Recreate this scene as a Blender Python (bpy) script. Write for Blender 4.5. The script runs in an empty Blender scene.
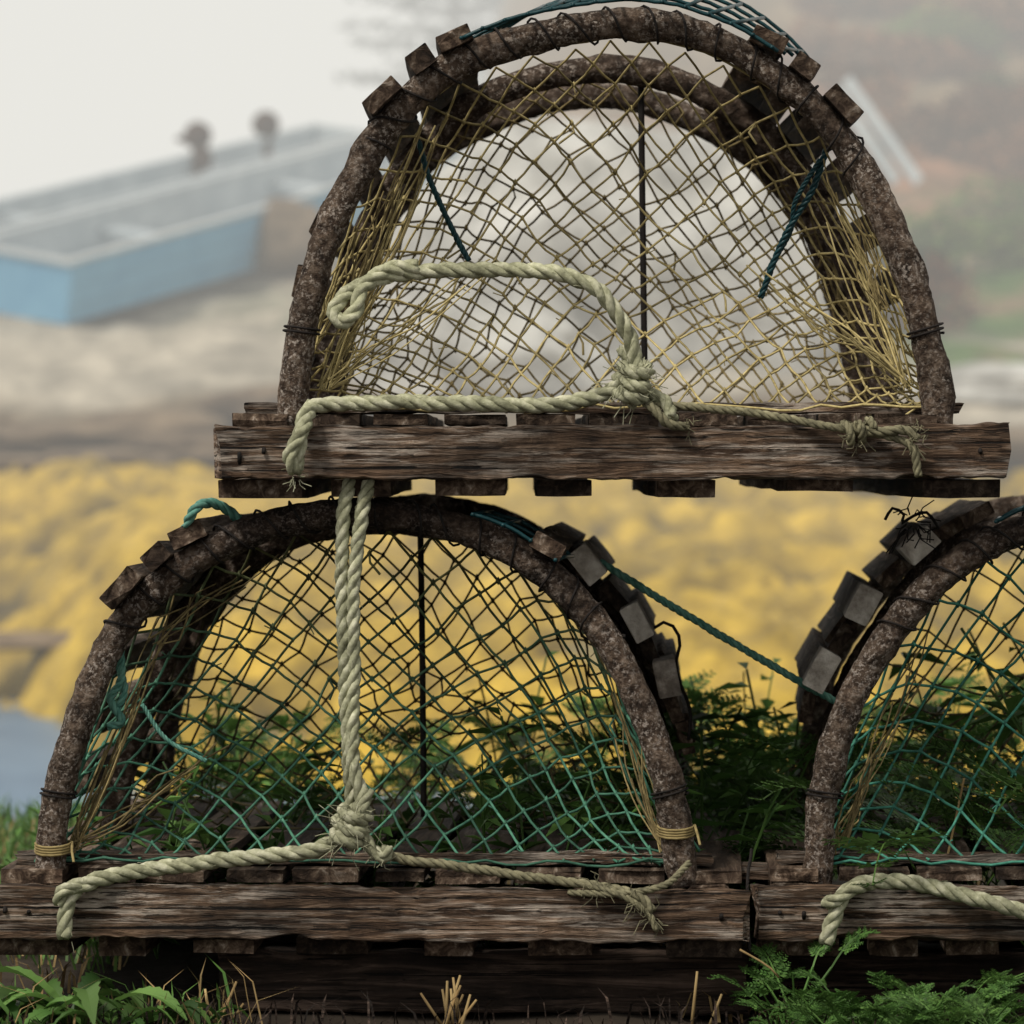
import bpy, math, random
import numpy as np
from mathutils import Vector, Matrix, noise
random.seed(7)
R=random.random
def U(a,b): return a+(b-a)*R()
S=bpy.context.scene
COL=S.collection
EYE=0.47; HY=455.0; F=4800.0; CD=4.0
def W(px,py,y=0.0):
    d=CD+y
    return Vector(((px-512)/F*d, y, EYE-(py-HY)/F*d))

# ---------------------------------------------------------------- materials
def mat(name, ramp, nscale=8, stretch=(1,1,1), detail=6, rough=0.85, bump=0.3, bdist=0.003,
        island=0.0, specks=None, transl=0.0, spec=0.25, attr=False, distort=0.0, cracks=None, zfade=None, yfade=None, worn=None, zdark=None, blot=0.0):
    m=bpy.data.materials.new(name); m.use_nodes=True
    nt=m.node_tree; N=nt.nodes; Lk=nt.links
    b=N['Principled BSDF']; b.inputs['Roughness'].default_value=rough
    b.inputs['Specular IOR Level'].default_value=spec
    tc=N.new('ShaderNodeTexCoord'); mp=N.new('ShaderNodeMapping')
    mp.inputs['Scale'].default_value=stretch
    Lk.new(tc.outputs['Object'],mp.inputs['Vector'])
    vec=mp.outputs['Vector']
    geo=N.new('ShaderNodeNewGeometry')
    if island>0:
        vm=N.new('ShaderNodeVectorMath'); vm.operation='MULTIPLY_ADD'
        cx=N.new('ShaderNodeCombineXYZ')
        for k in range(3): Lk.new(geo.outputs['Random Per Island'],cx.inputs[k])
        vm.inputs[1].default_value=(31,17,23)
        Lk.new(cx.outputs[0],vm.inputs[0]); Lk.new(vec,vm.inputs[2]); vec=vm.outputs[0]
    nz=N.new('ShaderNodeTexNoise'); nz.inputs['Scale'].default_value=nscale
    nz.inputs['Detail'].default_value=detail; nz.inputs['Roughness'].default_value=0.65
    nz.inputs['Distortion'].default_value=distort
    Lk.new(vec,nz.inputs['Vector'])
    def ramp_(rp):
        cr=N.new('ShaderNodeValToRGB')
        el=cr.color_ramp.elements
        while len(el)<len(rp): el.new(0.5)
        for e,(p,c) in zip(el,rp): e.position=p; e.color=(*c,1)
        Lk.new(nz.outputs['Fac'],cr.inputs['Fac']); return cr.outputs['Color']
    def mixc(f,a,b_,mode='MIX'):
        mx=N.new('ShaderNodeMix'); mx.data_type='RGBA'; mx.blend_type=mode
        if isinstance(f,float): mx.inputs[0].default_value=f
        else: Lk.new(f,mx.inputs[0])
        for s_,i in ((a,6),(b_,7)):
            if isinstance(s_,tuple): mx.inputs[i].default_value=(*s_,1)
            else: Lk.new(s_,mx.inputs[i])
        return mx.outputs[2]
    def thr(sc,t0,t1,v,det=5):
        n2=N.new('ShaderNodeTexNoise'); n2.inputs['Scale'].default_value=sc; n2.inputs['Detail'].default_value=det
        n2.inputs['Roughness'].default_value=0.7; Lk.new(v,n2.inputs['Vector'])
        r=N.new('ShaderNodeMapRange'); r.inputs[1].default_value=t0; r.inputs[2].default_value=t1
        Lk.new(n2.outputs['Fac'],r.inputs[0]); return r.outputs[0]
    def fadef(ax,a_,b_):
        sx=N.new('ShaderNodeSeparateXYZ'); Lk.new(tc.outputs['Object'],sx.inputs[0])
        n3=N.new('ShaderNodeTexNoise'); n3.inputs['Scale'].default_value=9; Lk.new(tc.outputs['Object'],n3.inputs['Vector'])
        ma=N.new('ShaderNodeMath'); ma.operation='MULTIPLY_ADD'; ma.inputs[1].default_value=.20; Lk.new(n3.outputs['Fac'],ma.inputs[0]); Lk.new(sx.outputs[ax],ma.inputs[2])
        r=N.new('ShaderNodeMapRange'); r.inputs[1].default_value=a_+.1; r.inputs[2].default_value=b_+.1
        Lk.new(ma.outputs[0],r.inputs[0]); return r.outputs[0]
    col=ramp_(ramp)
    for fd,ax in ((zfade,'Z'),(yfade,'Y')):
        if fd: col=mixc(fadef(ax,fd[0],fd[1]),col,ramp_(fd[2]))
    if attr:
        a=N.new('ShaderNodeVertexColor'); a.layer_name='Col'
        col=mixc(1.0,a.outputs['Color'],col,'MULTIPLY')
    if worn:
        mp3=N.new('ShaderNodeMapping'); mp3.inputs['Scale'].default_value=worn[0]; Lk.new(tc.outputs['Object'],mp3.inputs['Vector'])
        mp4=N.new('ShaderNodeMapping'); mp4.inputs['Scale'].default_value=(5,5,30); Lk.new(tc.outputs['Object'],mp4.inputs['Vector'])
        f1=thr(1,.47,.56,mp3.outputs['Vector'],8); f2=thr(1,.44,.58,mp4.outputs['Vector'],4)
        mm=N.new('ShaderNodeMath'); mm.operation='MULTIPLY'; Lk.new(f1,mm.inputs[0]); Lk.new(f2,mm.inputs[1])
        m2=N.new('ShaderNodeMath'); m2.operation='MULTIPLY'; m2.inputs[1].default_value=.7; Lk.new(mm.outputs[0],m2.inputs[0])
        col=mixc(m2.outputs[0],col,worn[1])
    crk=None
    if cracks:
        mp2=N.new('ShaderNodeMapping'); mp2.inputs['Scale'].default_value=cracks; Lk.new(vec,mp2.inputs['Vector'])
        crk=thr(10,.585,.62,mp2.outputs['Vector'],3)
        col=mixc(crk,col,(.005,.003,.002))
    if blot>0:
        f=thr(11,.40,.62,tc.outputs['Object'],5)
        mr=N.new('ShaderNodeMapRange'); mr.inputs[3].default_value=1-blot; mr.inputs[4].default_value=1+blot*.5; Lk.new(f,mr.inputs[0])
        hs=N.new('ShaderNodeHueSaturation'); Lk.new(mr.outputs[0],hs.inputs['Value']); Lk.new(col,hs.inputs['Color']); col=hs.outputs['Color']
    if specks:
        sc,t_,sc_col=specks
        big=thr(20,.36,.60,tc.outputs['Object'],4)
        ad=N.new('ShaderNodeMath'); ad.operation='MULTIPLY'
        f=thr(sc,t_,t_+.10,tc.outputs['Object'],4); Lk.new(f,ad.inputs[0]); Lk.new(big,ad.inputs[1])
        col=mixc(ad.outputs[0],col,sc_col)
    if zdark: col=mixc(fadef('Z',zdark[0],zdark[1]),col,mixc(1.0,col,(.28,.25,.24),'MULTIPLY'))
    if island>0:
        mr=N.new('ShaderNodeMapRange'); mr.inputs[3].default_value=1-island; mr.inputs[4].default_value=1+island
        Lk.new(geo.outputs['Random Per Island'],mr.inputs[0])
        hs=N.new('ShaderNodeHueSaturation'); Lk.new(mr.outputs[0],hs.inputs['Value'])
        Lk.new(col,hs.inputs['Color']); col=hs.outputs['Color']
    Lk.new(col,b.inputs['Base Color'])
    if bump>0:
        bp=N.new('ShaderNodeBump'); bp.inputs['Strength'].default_value=bump; bp.inputs['Distance'].default_value=bdist
        hgt=nz.outputs['Fac']
        if crk is not None:
            mm=N.new('ShaderNodeMath'); mm.operation='MULTIPLY_ADD'; mm.inputs[1].default_value=-.6; Lk.new(crk,mm.inputs[0]); Lk.new(hgt,mm.inputs[2]); hgt=mm.outputs[0]
        Lk.new(hgt,bp.inputs['Height']); Lk.new(bp.outputs['Normal'],b.inputs['Normal'])
    if transl>0:
        t=N.new('ShaderNodeBsdfTranslucent'); Lk.new(col,t.inputs['Color'])
        ms=N.new('ShaderNodeMixShader'); ms.inputs[0].default_value=transl
        Lk.new(b.outputs[0],ms.inputs[1]); Lk.new(t.outputs[0],ms.inputs[2])
        Lk.new(ms.outputs[0],N['Material Output'].inputs['Surface'])
    return m

wr=[(0.33,(0.013,0.008,0.005)),(0.45,(0.058,0.034,0.021)),(0.55,(0.145,0.092,0.058)),(0.66,(0.30,0.215,0.155)),(.75,(.52,.43,.35))]
M_woodx=mat('weathered_wood_board',wr,10,(0.9,9,13),11,0.8,1.0,0.012,island=0.15,distort=1.2,cracks=(.22,1.7,2.6),worn=((16,60,210),(.56,.49,.42)),blot=.5)
wr2=[(0.32,(0.010,0.006,0.004)),(0.46,(0.042,0.026,0.017)),(0.58,(0.12,0.085,0.060)),(0.70,(0.34,0.285,0.235))]
M_woody=mat('weathered_wood_lath',wr2,13,(7,0.5,7),8,0.85,0.9,0.006,island=0.55,distort=0.5,blot=.3)
palr=[(0.3,(0.26,0.22,0.185)),(0.5,(0.56,0.51,0.45)),(0.68,(0.80,0.76,0.69))]
M_pale=mat('bleached_wood_lath',palr,13,(5,0.7,5),8,0.85,0.9,0.006,island=0.25,yfade=(.24,.31,wr2))
M_beam=mat('dark_damp_wood',[(0.3,(0.006,0.004,0.003)),(0.5,(0.028,0.018,0.013)),(0.70,(0.13,0.09,0.07))],9,(0.8,7,10),9,0.8,1,0.008,island=0.3,distort=.9,cracks=(.3,2.2,3),blot=.4)
bk=[(0.32,(0.016,0.010,0.007)),(0.46,(0.070,0.046,0.032)),(0.57,(0.155,0.112,0.082)),(0.70,(0.30,0.24,0.19))]
M_bark=mat('bark',bk,110,(1,1,1),10,0.9,1.0,0.012,specks=(280,0.51,(0.44,0.385,0.335)),blot=.4)
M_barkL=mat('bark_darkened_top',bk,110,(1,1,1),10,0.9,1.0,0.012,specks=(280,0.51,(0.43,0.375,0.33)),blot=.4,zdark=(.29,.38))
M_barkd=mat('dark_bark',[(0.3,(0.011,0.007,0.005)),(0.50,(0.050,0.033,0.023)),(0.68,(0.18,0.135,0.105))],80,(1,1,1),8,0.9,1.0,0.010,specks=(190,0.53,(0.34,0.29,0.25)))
def fib(name,a,b_,isl=0.25,rough=0.8,zf=None):
    return mat(name,[(0.3,a),(0.7,b_)],120,(1,1,1),4,rough,0.5,0.001,island=isl,zfade=zf)
M_rope=mat('pale_green_rope',[(0.3,(0.15,0.15,0.09)),(.5,(.36,.365,.24)),(0.7,(0.66,0.65,0.49))],70,(1,1,1),7,.85,1.0,.002,island=0.12,blot=.22)
M_roped=fib('dirty_rope',(0.07,0.065,0.04),(0.28,0.26,0.16),0.2)
M_grope=fib('teal_rope',(0.04,0.15,0.12),(0.17,0.36,0.29),0.2)
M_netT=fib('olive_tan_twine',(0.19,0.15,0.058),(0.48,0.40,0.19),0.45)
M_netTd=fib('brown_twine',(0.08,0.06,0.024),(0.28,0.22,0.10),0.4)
oli=[(0.3,(0.05,0.055,0.022)),(0.7,(0.16,0.16,0.07))]
M_netG=fib('green_twine',(0.025,0.09,0.060),(0.085,0.23,0.155),0.5,zf=(.18,.32,oli))
M_netG3=fib('green_twine_bright',(0.02,0.095,0.072),(0.06,0.23,0.165),0.4)
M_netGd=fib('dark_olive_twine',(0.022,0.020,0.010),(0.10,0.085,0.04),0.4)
M_cord=fib('black_cord',(0.004,0.004,0.004),(0.02,0.015,0.013),0.2)
M_band=fib('straw_band',(0.16,0.12,0.05),(0.34,0.27,0.12),0.2)
M_wire=fib('teal_coated_wire',(0.004,0.024,0.029),(0.012,0.058,0.068),0.1,0.4)
M_leaf=mat('leaf_green',[(0.3,(0.035,0.095,0.022)),(0.7,(0.115,0.23,0.052))],6,(1,1,1),2,0.55,0,island=0.45,transl=0.3)
M_leafd=mat('leaf_dark',[(0.3,(0.026,0.066,0.016)),(0.7,(0.085,0.16,0.038))],6,(1,1,1),2,0.5,0,island=0.5,transl=0.3)
M_leafb=mat('leaf_bright',[(0.3,(0.055,0.135,0.032)),(0.7,(0.155,0.28,0.07))],6,(1,1,1),2,0.5,0,island=0.45,transl=0.3)
M_dry=mat('dry_straw',[(0.3,(0.16,0.10,0.04)),(0.7,(0.38,0.28,0.13))],20,(1,1,1),2,0.8,0,island=0.4)

# ---------------------------------------------------------------- mesh builder
class MB:
    def __init__(s): s.v=[]; s.f=[]
    def tube(s,pts,r,n=6,cap=True,rf=None):
        P=[Vector(p) for p in pts]
        if len(P)<2: return
        T=[]
        for i in range(len(P)):
            t=P[min(i+1,len(P)-1)]-P[max(i-1,0)]
            if t.length<1e-9: t=Vector((0,0,1))
            T.append(t.normalized())
        u=T[0].orthogonal().normalized(); b0=len(s.v)
        for i,p in enumerate(P):
            u=(u-T[i]*u.dot(T[i]))
            if u.length<1e-6: u=T[i].orthogonal()
            u.normalize(); w=T[i].cross(u)
            for k in range(n):
                a=2*math.pi*k/n
                q=rf(i,a,p) if rf else r
                s.v.append(p+(u*math.cos(a)+w*math.sin(a))*q)
        for i in range(len(P)-1):
            for k in range(n):
                a=b0+i*n+k; b=b0+i*n+(k+1)%n
                s.f.append((a,b,b+n,a+n))
        if cap:
            s.f.append(tuple(b0+k for k in range(n))[::-1]); e=b0+(len(P)-1)*n
            s.f.append(tuple(e+k for k in range(n)))
    def plank(s,p0,p1,wv,tv,seg=8,jit=0.0012,ch=0.18):
        p0=Vector(p0);p1=Vector(p1);wv=Vector(wv);tv=Vector(tv)
        c=min(wv.length,tv.length)*ch*2
        cw=1-c/max(wv.length,1e-6)*0.5; ct=1-c/max(tv.length,1e-6)*0.5
        sec=[(1,-ct),(1,0),(1,ct),(cw,1),(0.3,1),(-0.3,1),(-cw,1),(-1,ct),(-1,0),(-1,-ct),(-cw,-1),(-0.3,-1),(0.3,-1),(cw,-1)]
        n=len(sec); b0=len(s.v)
        ax=(p1-p0).normalized(); sd=Vector((U(0,50),U(0,50),U(0,50)))
        for i in range(seg+1):
            t=i/seg; p=p0.lerp(p1,t)
            for (a,b) in sec:
                q=p+wv*a+tv*b
                nn=noise.noise_vector((q+sd)*28)*jit*1.3+noise.noise_vector((q+sd)*6)*jit*1.6
                if seg>40:
                    nn+=noise.noise_vector((q+sd)*85)*jit*.8
                    chip=max(0,noise.noise((q+sd*2)*22)-.25)
                    if abs(a)>.9 or abs(b)>.9: nn-= (wv*a*.5+tv*b*.5)*chip*.9
                if i in(0,seg): nn+=ax*U(-jit,jit)*2
                s.v.append(q+nn)
        for i in range(seg):
            for k in range(n):
                a=b0+i*n+k; b=b0+i*n+(k+1)%n
                s.f.append((a,b,b+n,a+n))
        s.f.append(tuple(b0+k for k in range(n))[::-1]); e=b0+seg*n
        s.f.append(tuple(e+k for k in range(n)))
    def rope(s,path,R_,step=None,pitch=None,n=6,k3=3):
        P=smooth(path,step or R_*0.7)
        pitch=pitch or R_*6.5
        T=[(P[min(i+1,len(P)-1)]-P[max(i-1,0)]).normalized() for i in range(len(P))]
        u=T[0].orthogonal().normalized(); d=0; ss=[[] for _ in range(k3)]
        for i,p in enumerate(P):
            if i: d+=(P[i]-P[i-1]).length
            u=(u-T[i]*u.dot(T[i])).normalized(); w=T[i].cross(u)
            wob=1+.12*noise.noise(p*60)
            for k in range(k3):
                a=2*math.pi*(k/k3+d/pitch)
                ss[k].append(p+(u*math.cos(a)+w*math.sin(a))*R_*0.5*wob+noise.noise_vector(p*45)*R_*.18)
        for q in ss: s.tube(q,R_*0.56,n)
        if R_>.005:
            for i in range(0,len(P),3):
                d_=Vector((U(-1,1),U(-1,.2),U(-1,1))).normalized(); q=P[i]+d_*R_*.95
                s.tube([q,q+T[i]*.004+d_*.0015,q+T[i]*U(.003,.009)+d_*U(.001,.004)],.0002,3,False)
    def fray(s,c,r,k,ln=0.02,th=0.0004):
        for _ in range(k):
            d=Vector((U(-1,1),U(-1,0.3),U(-1,1))).normalized()
            p=Vector(c)+d*r*0.8
            q=[p,p+d*ln*0.3+Vector((U(-1,1),0,U(-1,1)))*ln*.15,p+d*ln*U(.3,.8)+Vector((U(-1,1),0,U(-1.2,.6)))*ln*.4]
            s.tube(q,th,3,False)
    def obj(s,name,m,parent=None,smoothsh=True,label=None,loc=None):
        me=bpy.data.meshes.new(name); me.from_pydata([tuple(v) for v in s.v],[],s.f); me.update()
        me.materials.append(m)
        if smoothsh: me.polygons.foreach_set('use_smooth',[True]*len(me.polygons))
        o=bpy.data.objects.new(name,me); COL.objects.link(o)
        if parent: o.parent=parent
        if label: o['label']=label
        if loc: o.location=loc
        return o
def cr(p0,p1,p2,p3,t):
    return 0.5*((2*p1)+(p2-p0)*t+(2*p0-5*p1+4*p2-p3)*t*t+(3*p1-p0-3*p2+p3)*t**3)
def smooth(path,step):
    P=[Vector(p) for p in path]; D=[]
    E=[P[0]*2-P[1]]+P+[P[-1]*2-P[-2]]
    for i in range(len(P)-1):
        for k in range(16): D.append(cr(E[i],E[i+1],E[i+2],E[i+3],k/16))
    D.append(P[-1])
    out=[D[0].copy()]; acc=0
    for i in range(1,len(D)):
        seg=(D[i]-D[i-1]).length
        if seg<1e-9: continue
        pos=step-acc
        while pos<=seg:
            out.append(D[i-1].lerp(D[i],pos/seg)); pos+=step
        acc=seg-(pos-step)
    return out
def top(o,label,cat,group=None):
    o['label']=label; o['category']=cat
    if group: o['group']=group
def empty(name,loc):
    e=bpy.data.objects.new(name,None); e.empty_display_size=0.1; e.location=loc; COL.objects.link(e); return e

# ---------------------------------------------------------------- trap
TOPB=[(291,426),(295,370),(305,310),(323,245),(352,182),(399,113),(450,67),(514,38),(590,24),(665,26),(732,46),(791,86),(840,135),(878,195),(907,265),(929,340),(940,426)]
LLB=[(46,893),(51,830),(65,755),(92,680),(130,613),(180,563),(245,530),(315,515),(390,514),(465,529),(530,560),(580,603),(622,662),(654,735),(674,810),(685,890)]
RRB=[(817,892),(822,820),(838,745),(864,680),(900,618),(950,568),(1010,534),(1085,516),(1150,513),(1225,524),(1300,555),(1355,602),(1398,662),(1427,735),(1446,810),(1456,890)]
def make_trap(bow,cx,by,bx0,bx1,yaw,front_x,side_ranges,pale_list,mesh_rng,netF,netR,label,cell=31,seed=1,rn=.0011,barkm=None,rcell=1.02):
    random.seed(seed)
    org=Vector(((cx-512)/1200,0,EYE-(by-HY)/1200))
    root=empty('lobster_trap',org); top(root,label,'lobster trap','stacked wooden lobster traps')
    def L(px,py,y=0.0): return W(px,py,y)-org
    def X(px): return (px-cx)/1200
    B=smooth([Vector((X(x),0,(by-y)/1200)) for x,y in bow],0.006)
    B=[p+noise.noise_vector(Vector((p.x*11,seed*7,p.z*11)))*0.004 for p in B]
    for p in B: p.y=0
    n=len(B)
    for bi,yb in enumerate((0.012,0.385,0.77)):
        sc=1.0 if bi==0 else (.955 if bi==1 else .985)
        pts=[Vector((p.x*sc,yb,p.z*(1 if bi==0 else .5+.5*sc)))+(noise.noise_vector(Vector((p.x*9,bi*7+seed,p.z*9)))*0.006 if bi else Vector((0,noise.noise(p*9)*.005,0))) for p in B]
        mb=MB(); sd=bi*11+seed
        def rf(i,a,p,sd=sd):
            q=Vector((p.x+sd,math.cos(a)*.02,p.z+math.sin(a)*.02)); kn=max(0,noise.noise(q*26)-.35)
            return 0.0125*(1+0.17*noise.noise(q*15)+0.12*noise.noise(q*75)+.11*noise.noise(q*190)+.8*kn)
        mb.tube(pts,0.014,24,rf=rf)
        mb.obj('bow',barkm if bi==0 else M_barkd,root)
    def spiral(i0,i1,pitch,th,name,r0=0.0145,m=M_cord,wob=0.0):
        mb=MB(); c=[]; tot=int((i1-i0)*0.006/pitch*12)
        for k in range(tot+1):
            f=i0+(i1-i0)*k/tot+wob*noise.noise(Vector((k*.11,seed,0))); i=int(f); i=max(1,min(n-2,i)); p=B[i].lerp(B[min(n-1,i+1)],f-int(f)); t=(B[i+1]-B[i-1]).normalized(); w=t.cross(Vector((0,1,0)))
            a=2*math.pi*k/12
            c.append(Vector((p.x,0.012+noise.noise(p*9)*.005,p.z))+(Vector((0,1,0))*math.cos(a)+w*math.sin(a))*(r0+U(0,.001)))
        mb.tube(c,th,5,False); mb.obj(name,m,root)
    spiral(int(n*.24),int(n*.77),0.030,0.0011,'lashing',wob=2.5)
    spiral(13,14.2,0.0035,0.0011,'lashing'); spiral(n-15,n-13.6,0.0035,0.0011,'lashing')
    mb=MB(); mp=MB()
    def lath(i,y0,y1,w=0.016,th=0.008,m=None,roll=0,lift=0):
        m=m or mb
        i=max(1,min(n-2,i)); p=B[i]; t=(B[i+1]-B[i-1]).normalized()
        nn=Vector((-t.z,0,t.x));
        if nn.dot(p-Vector((0,0,0.1)))<0: nn=-nn
        q=p+nn*(0.0120+th+lift); rt=Matrix.Rotation(roll,3,'Y')
        m.plank((q.x,y0,q.z),(q.x*0.985,y1,q.z*0.99),rt@(t*w),rt@(nn*th),8,0.0011,.10)
    for fx in front_x:
        xx=X(fx[0]); i=min(range(n),key=lambda k:abs(B[k].x-xx)+ (0 if B[k].z>0.12 else 1))
        lath(i,-0.014+U(-.004,.008),0.80,fx[1],U(.0065,.0085),roll=U(-.12,.12))
    for (a,b,y0) in side_ranges:
        for i in range(int(a*n),int(b*n),9):
            lath(i,y0+U(-.02,.02),0.80,U(.014,.0175),U(.007,.010),roll=U(-.12,.12))
    for (side,py,y0,isp) in pale_list:
        z=(by-py)/1200; i=min((k for k in range(n) if (B[k].x>0)==(side>0)),key=lambda k:abs(B[k].z-z))
        lath(i,y0,0.80,U(.0155,.0185) if isp else .0150,U(.0085,.0115) if isp else .0060,m=(mp if isp else mb),roll=U(-.22,.22) if isp else U(-.1,.1),lift=U(0,.004) if isp else 0)
    mb.obj('lath_cover',M_woody,root,False)
    if mp.v: mp.obj('lath_cover',M_pale,root,False,label='laths with bleached pale grey ends')
    z0=16/1200; zt=z0+0.0435
    x0,x1=X(bx0)+.0025,X(bx1)-.0025
    mb=MB(); mb.plank((x0,-0.024,(z0+zt)/2),(x1,-0.024,(z0+zt)/2+U(-.001,.001)),(0,0.0115,0),(0,0,(zt-z0)/2),240,0.0021,.10)
    mb.obj('front_board',M_woodx,root,False)
    for xx in (x0+0.03,x1-0.03):
        mb=MB(); mb.plank((xx,-0.010,(z0+zt)/2),(xx,0.80,(z0+zt)/2),(0.017,0,0),(0,0,(zt-z0)/2-.001),12,0.001)
        mb.obj('sill',M_woody,root,False)
    mb=MB()
    mb.plank((x0+.01,0.82,(z0+zt)/2),(x1-.01,0.82,(z0+zt)/2),(0,0.012,0),(0,0,(zt-z0)/2),20,0.001)
    mb.obj('back_board',M_woodx,root,False)
    mb=MB()
    mb.plank((x0+.036,-0.019,z0-0.0082),(x0+.038,0.81,z0-0.0082),(.034,0,0),(0,0,0.0075),6,0.0010,.08)
    mb.plank((x1-.034,-0.021,z0-0.0082),(x1-.034,0.81,z0-0.0082),(.032,0,0),(0,0,0.0075),6,0.0010,.08)
    x=x0+0.095
    while x<x1-0.12:
        w=U(.018,.030); th=U(.0045,.008)
        mb.plank((x+w,-0.018+U(-.01,.012),z0-0.0007-th),(x+w+U(-.004,.004),0.81,z0-0.0007-th),(w,0,0),(0,0,th),6,0.0009,.06)
        x+=2*w+U(.022,.060)
    x=x0+0.012
    while x<x1-0.05:
        w=U(.018,.030)
        mb.plank((x+w,0.0+U(-.014,.012),zt+0.006),(x+w+U(-.005,.005),0.81,zt+0.006),(w,0,0),(0,0,0.0050+U(-.001,.001)),6,0.0010,.08)
        x+=2*w+U(.005,.020)
    mb.obj('floor',M_woody,root,False)
    mb=MB(); mb.plank((x0+.02,0.045,zt+.0165),(x1-.03,0.045,zt+.0165),(0,0.016,0),(0,0,0.0045),60,0.0020,.10)
    mb.obj('cross_lath',M_woodx,root,False)
    for xx in (x0+.02,x1-.02,x0+.04):
        mb=MB(); mb.tube([Vector((xx,-.034,z0+U(.012,.03))),Vector((xx,-.0380,z0+.022))],.0018,8); mb.obj('nail',M_cord,root)
    zb=zt+0.018
    def net(yb,depth,m,r,cell_,sd,slack=0.008,inner=0.965):
        A=[p for p in B if p.z>zb+0.005]
        na=len(A)
        ncol=int((X(bow[-1][0])-X(bow[0][0]))*1200/cell_)*2
        nrow=int((max(p.z for p in B)-zb)*1200/(cell_*1.32))*2
        xl,xr=A[0].x*inner,A[-1].x*inner; hw=(xr-xl)/2; mid=(xl+xr)/2
        def node(i,j):
            s=-1+2*i/ncol; v=j/nrow
            s=max(-1,min(1,s))
            sa=s*0.88+0.12*s**3
            k=(sa+1)/2*(na-1); a=A[int(k)].lerp(A[min(na-1,int(k)+1)],k%1)
            sb=math.sin(s*math.pi/2)*0.40+s*0.60
            bx=mid+hw*sb*0.99
            top_=Vector((a.x*inner,0,zb+(a.z-zb)*inner)); bot=Vector((bx,0,zb))
            vv=v**0.97
            p=bot.lerp(top_,vv)
            bulge=math.sin(math.pi*min(1,v*0.9+.04))*(1-abs(s)**2.4)
            p.y=yb+depth*bulge
            q=Vector((i*0.10+sd*5,j*0.10,sd))
            pin=min(1,4*v+.1)*min(1,4*(1-v)+.1)
            p+=noise.noise_vector(q)*slack*2.4*pin+noise.noise_vector(q*6)*slack*.45+Vector((U(-1,1),U(-1,1),U(-1,1)))*slack*.20*pin
            gx=1 if p.x>mid else -1
            p.x+=gx*.016*pin*math.sin(v*3.1)*abs(s)
            p.z-=0.012*bulge
            return p
        nd={}
        mb=MB()
        def g(i,j):
            if (i,j) not in nd: nd[(i,j)]=node(i,j)
            return nd[(i,j)]
        for dirn in (1,-1):
            st=[(i,0) for i in range(0,ncol+1,2)]+[((0 if dirn==1 else ncol),j) for j in range(2,nrow,2)]
            for (i,j) in st:
                pts=[]
                while 0<=i<=ncol and j<=nrow:
                    p=g(i,j)
                    if pts:
                        mm=(pts[-1]+p)/2+Vector((U(-1,1),U(-1,1),-0.6+U(-.8,.8)))*0.0009
                        pts.append(mm)
                    pts.append(p+Vector((0,dirn*r*0.6,0)))
                    i+=dirn; j+=1
                    if R()<.009:
                        if len(pts)>=2:
                            q=pts[-1]; pts+=[q+Vector((U(-.006,.006),-.004,-.008)),q+Vector((U(-.012,.012),-.005,-.018))]
                            mb.tube(pts,r,5,False)
                        pts=[]
                if len(pts)>=2: mb.tube(pts,r,5,False)
        for (i,j),p in nd.items():
            if 0<j<nrow:
                e=r*U(1.7,2.7); b0=len(mb.v)
                o=[Vector((e*.8,0,0)),Vector((0,e,0)),Vector((-e*.8,0,0)),Vector((0,-e,0)),Vector((0,0,e*1.25)),Vector((0,0,-e*1.25))]
                mb.v+= [p+q for q in o]
                for a,b,c in ((0,1,4),(1,2,4),(2,3,4),(3,0,4),(1,0,5),(2,1,5),(3,2,5),(0,3,5)): mb.f.append((b0+a,b0+b,b0+c))
                if R()<.12:
                    mb.tube([p,p+Vector((U(-.004,.004),-.002,-.003)),p+Vector((U(-.009,.009),-.003,U(-.010,.004)))],r*.5,4,False)
        E=[A[k]*1 for k in range(0,na,3)]
        mb.tube([Vector((p.x*inner,yb,zb+(p.z-zb)*inner))+Vector((U(-1,1),U(-1,1),U(-1,1)))*.001 for p in E],r*1.2,5,False)
        mb.tube([Vector((mid-hw+2*hw*k/30,yb+U(-.002,.002),zb+U(-.005,.002))) for k in range(31)],r*1.1,5,False)
        for k in range(6,na-6,7):
            p=A[k]; a=Vector((p.x*inner,yb,zb+(p.z-zb)*inner)); mb.tube([a,(a+Vector((p.x,yb-.012,p.z)))/2,Vector((p.x*1.0,yb-.0145 if yb<.1 else yb,p.z))],r,4,False)
        mb.obj('netting',m,root)
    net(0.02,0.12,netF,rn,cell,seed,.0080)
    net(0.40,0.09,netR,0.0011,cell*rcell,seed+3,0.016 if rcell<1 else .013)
    i=min(range(n),key=lambda k:abs(B[k].x-(X(650) if seed==1 else 0.025)) + (0 if B[k].z>.2 else 1)); xx=B[i].x
    mb=MB(); mb.tube(smooth([Vector((xx,0.39,B[i].z)),Vector((xx+.002,0.39,0.24)),Vector((xx+.004,0.38,zb-0.005))],0.02),0.0030,6)
    mb.obj('centre_rod',M_cord,root)
    if mesh_rng:
        a,b,rise,ymax,ys_,cs=mesh_rng; mb=MB()
        I=[k for k in range(n) if X(a)<B[k].x<X(b) and B[k].z>.2]
        def off(k,y):
            p=B[k]; t=(B[k+1]-B[k-1]).normalized(); nn=Vector((-t.z,0,t.x));
            if nn.z<0: nn=-nn
            kk=(k-I[0])/(I[-1]-I[0]); up=math.sin(math.pi*kk)
            return Vector((p.x+y*.10,y,p.z))+nn*(0.0155+.002*up+(rise*(.55+.5*up))*max(0,y))
        y=-0.012
        while y<ymax+.001:
            mb.tube([off(k,y)+Vector((0,0,U(-.0006,.0006))) for k in I],0.0018,5); y+=ys_
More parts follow.
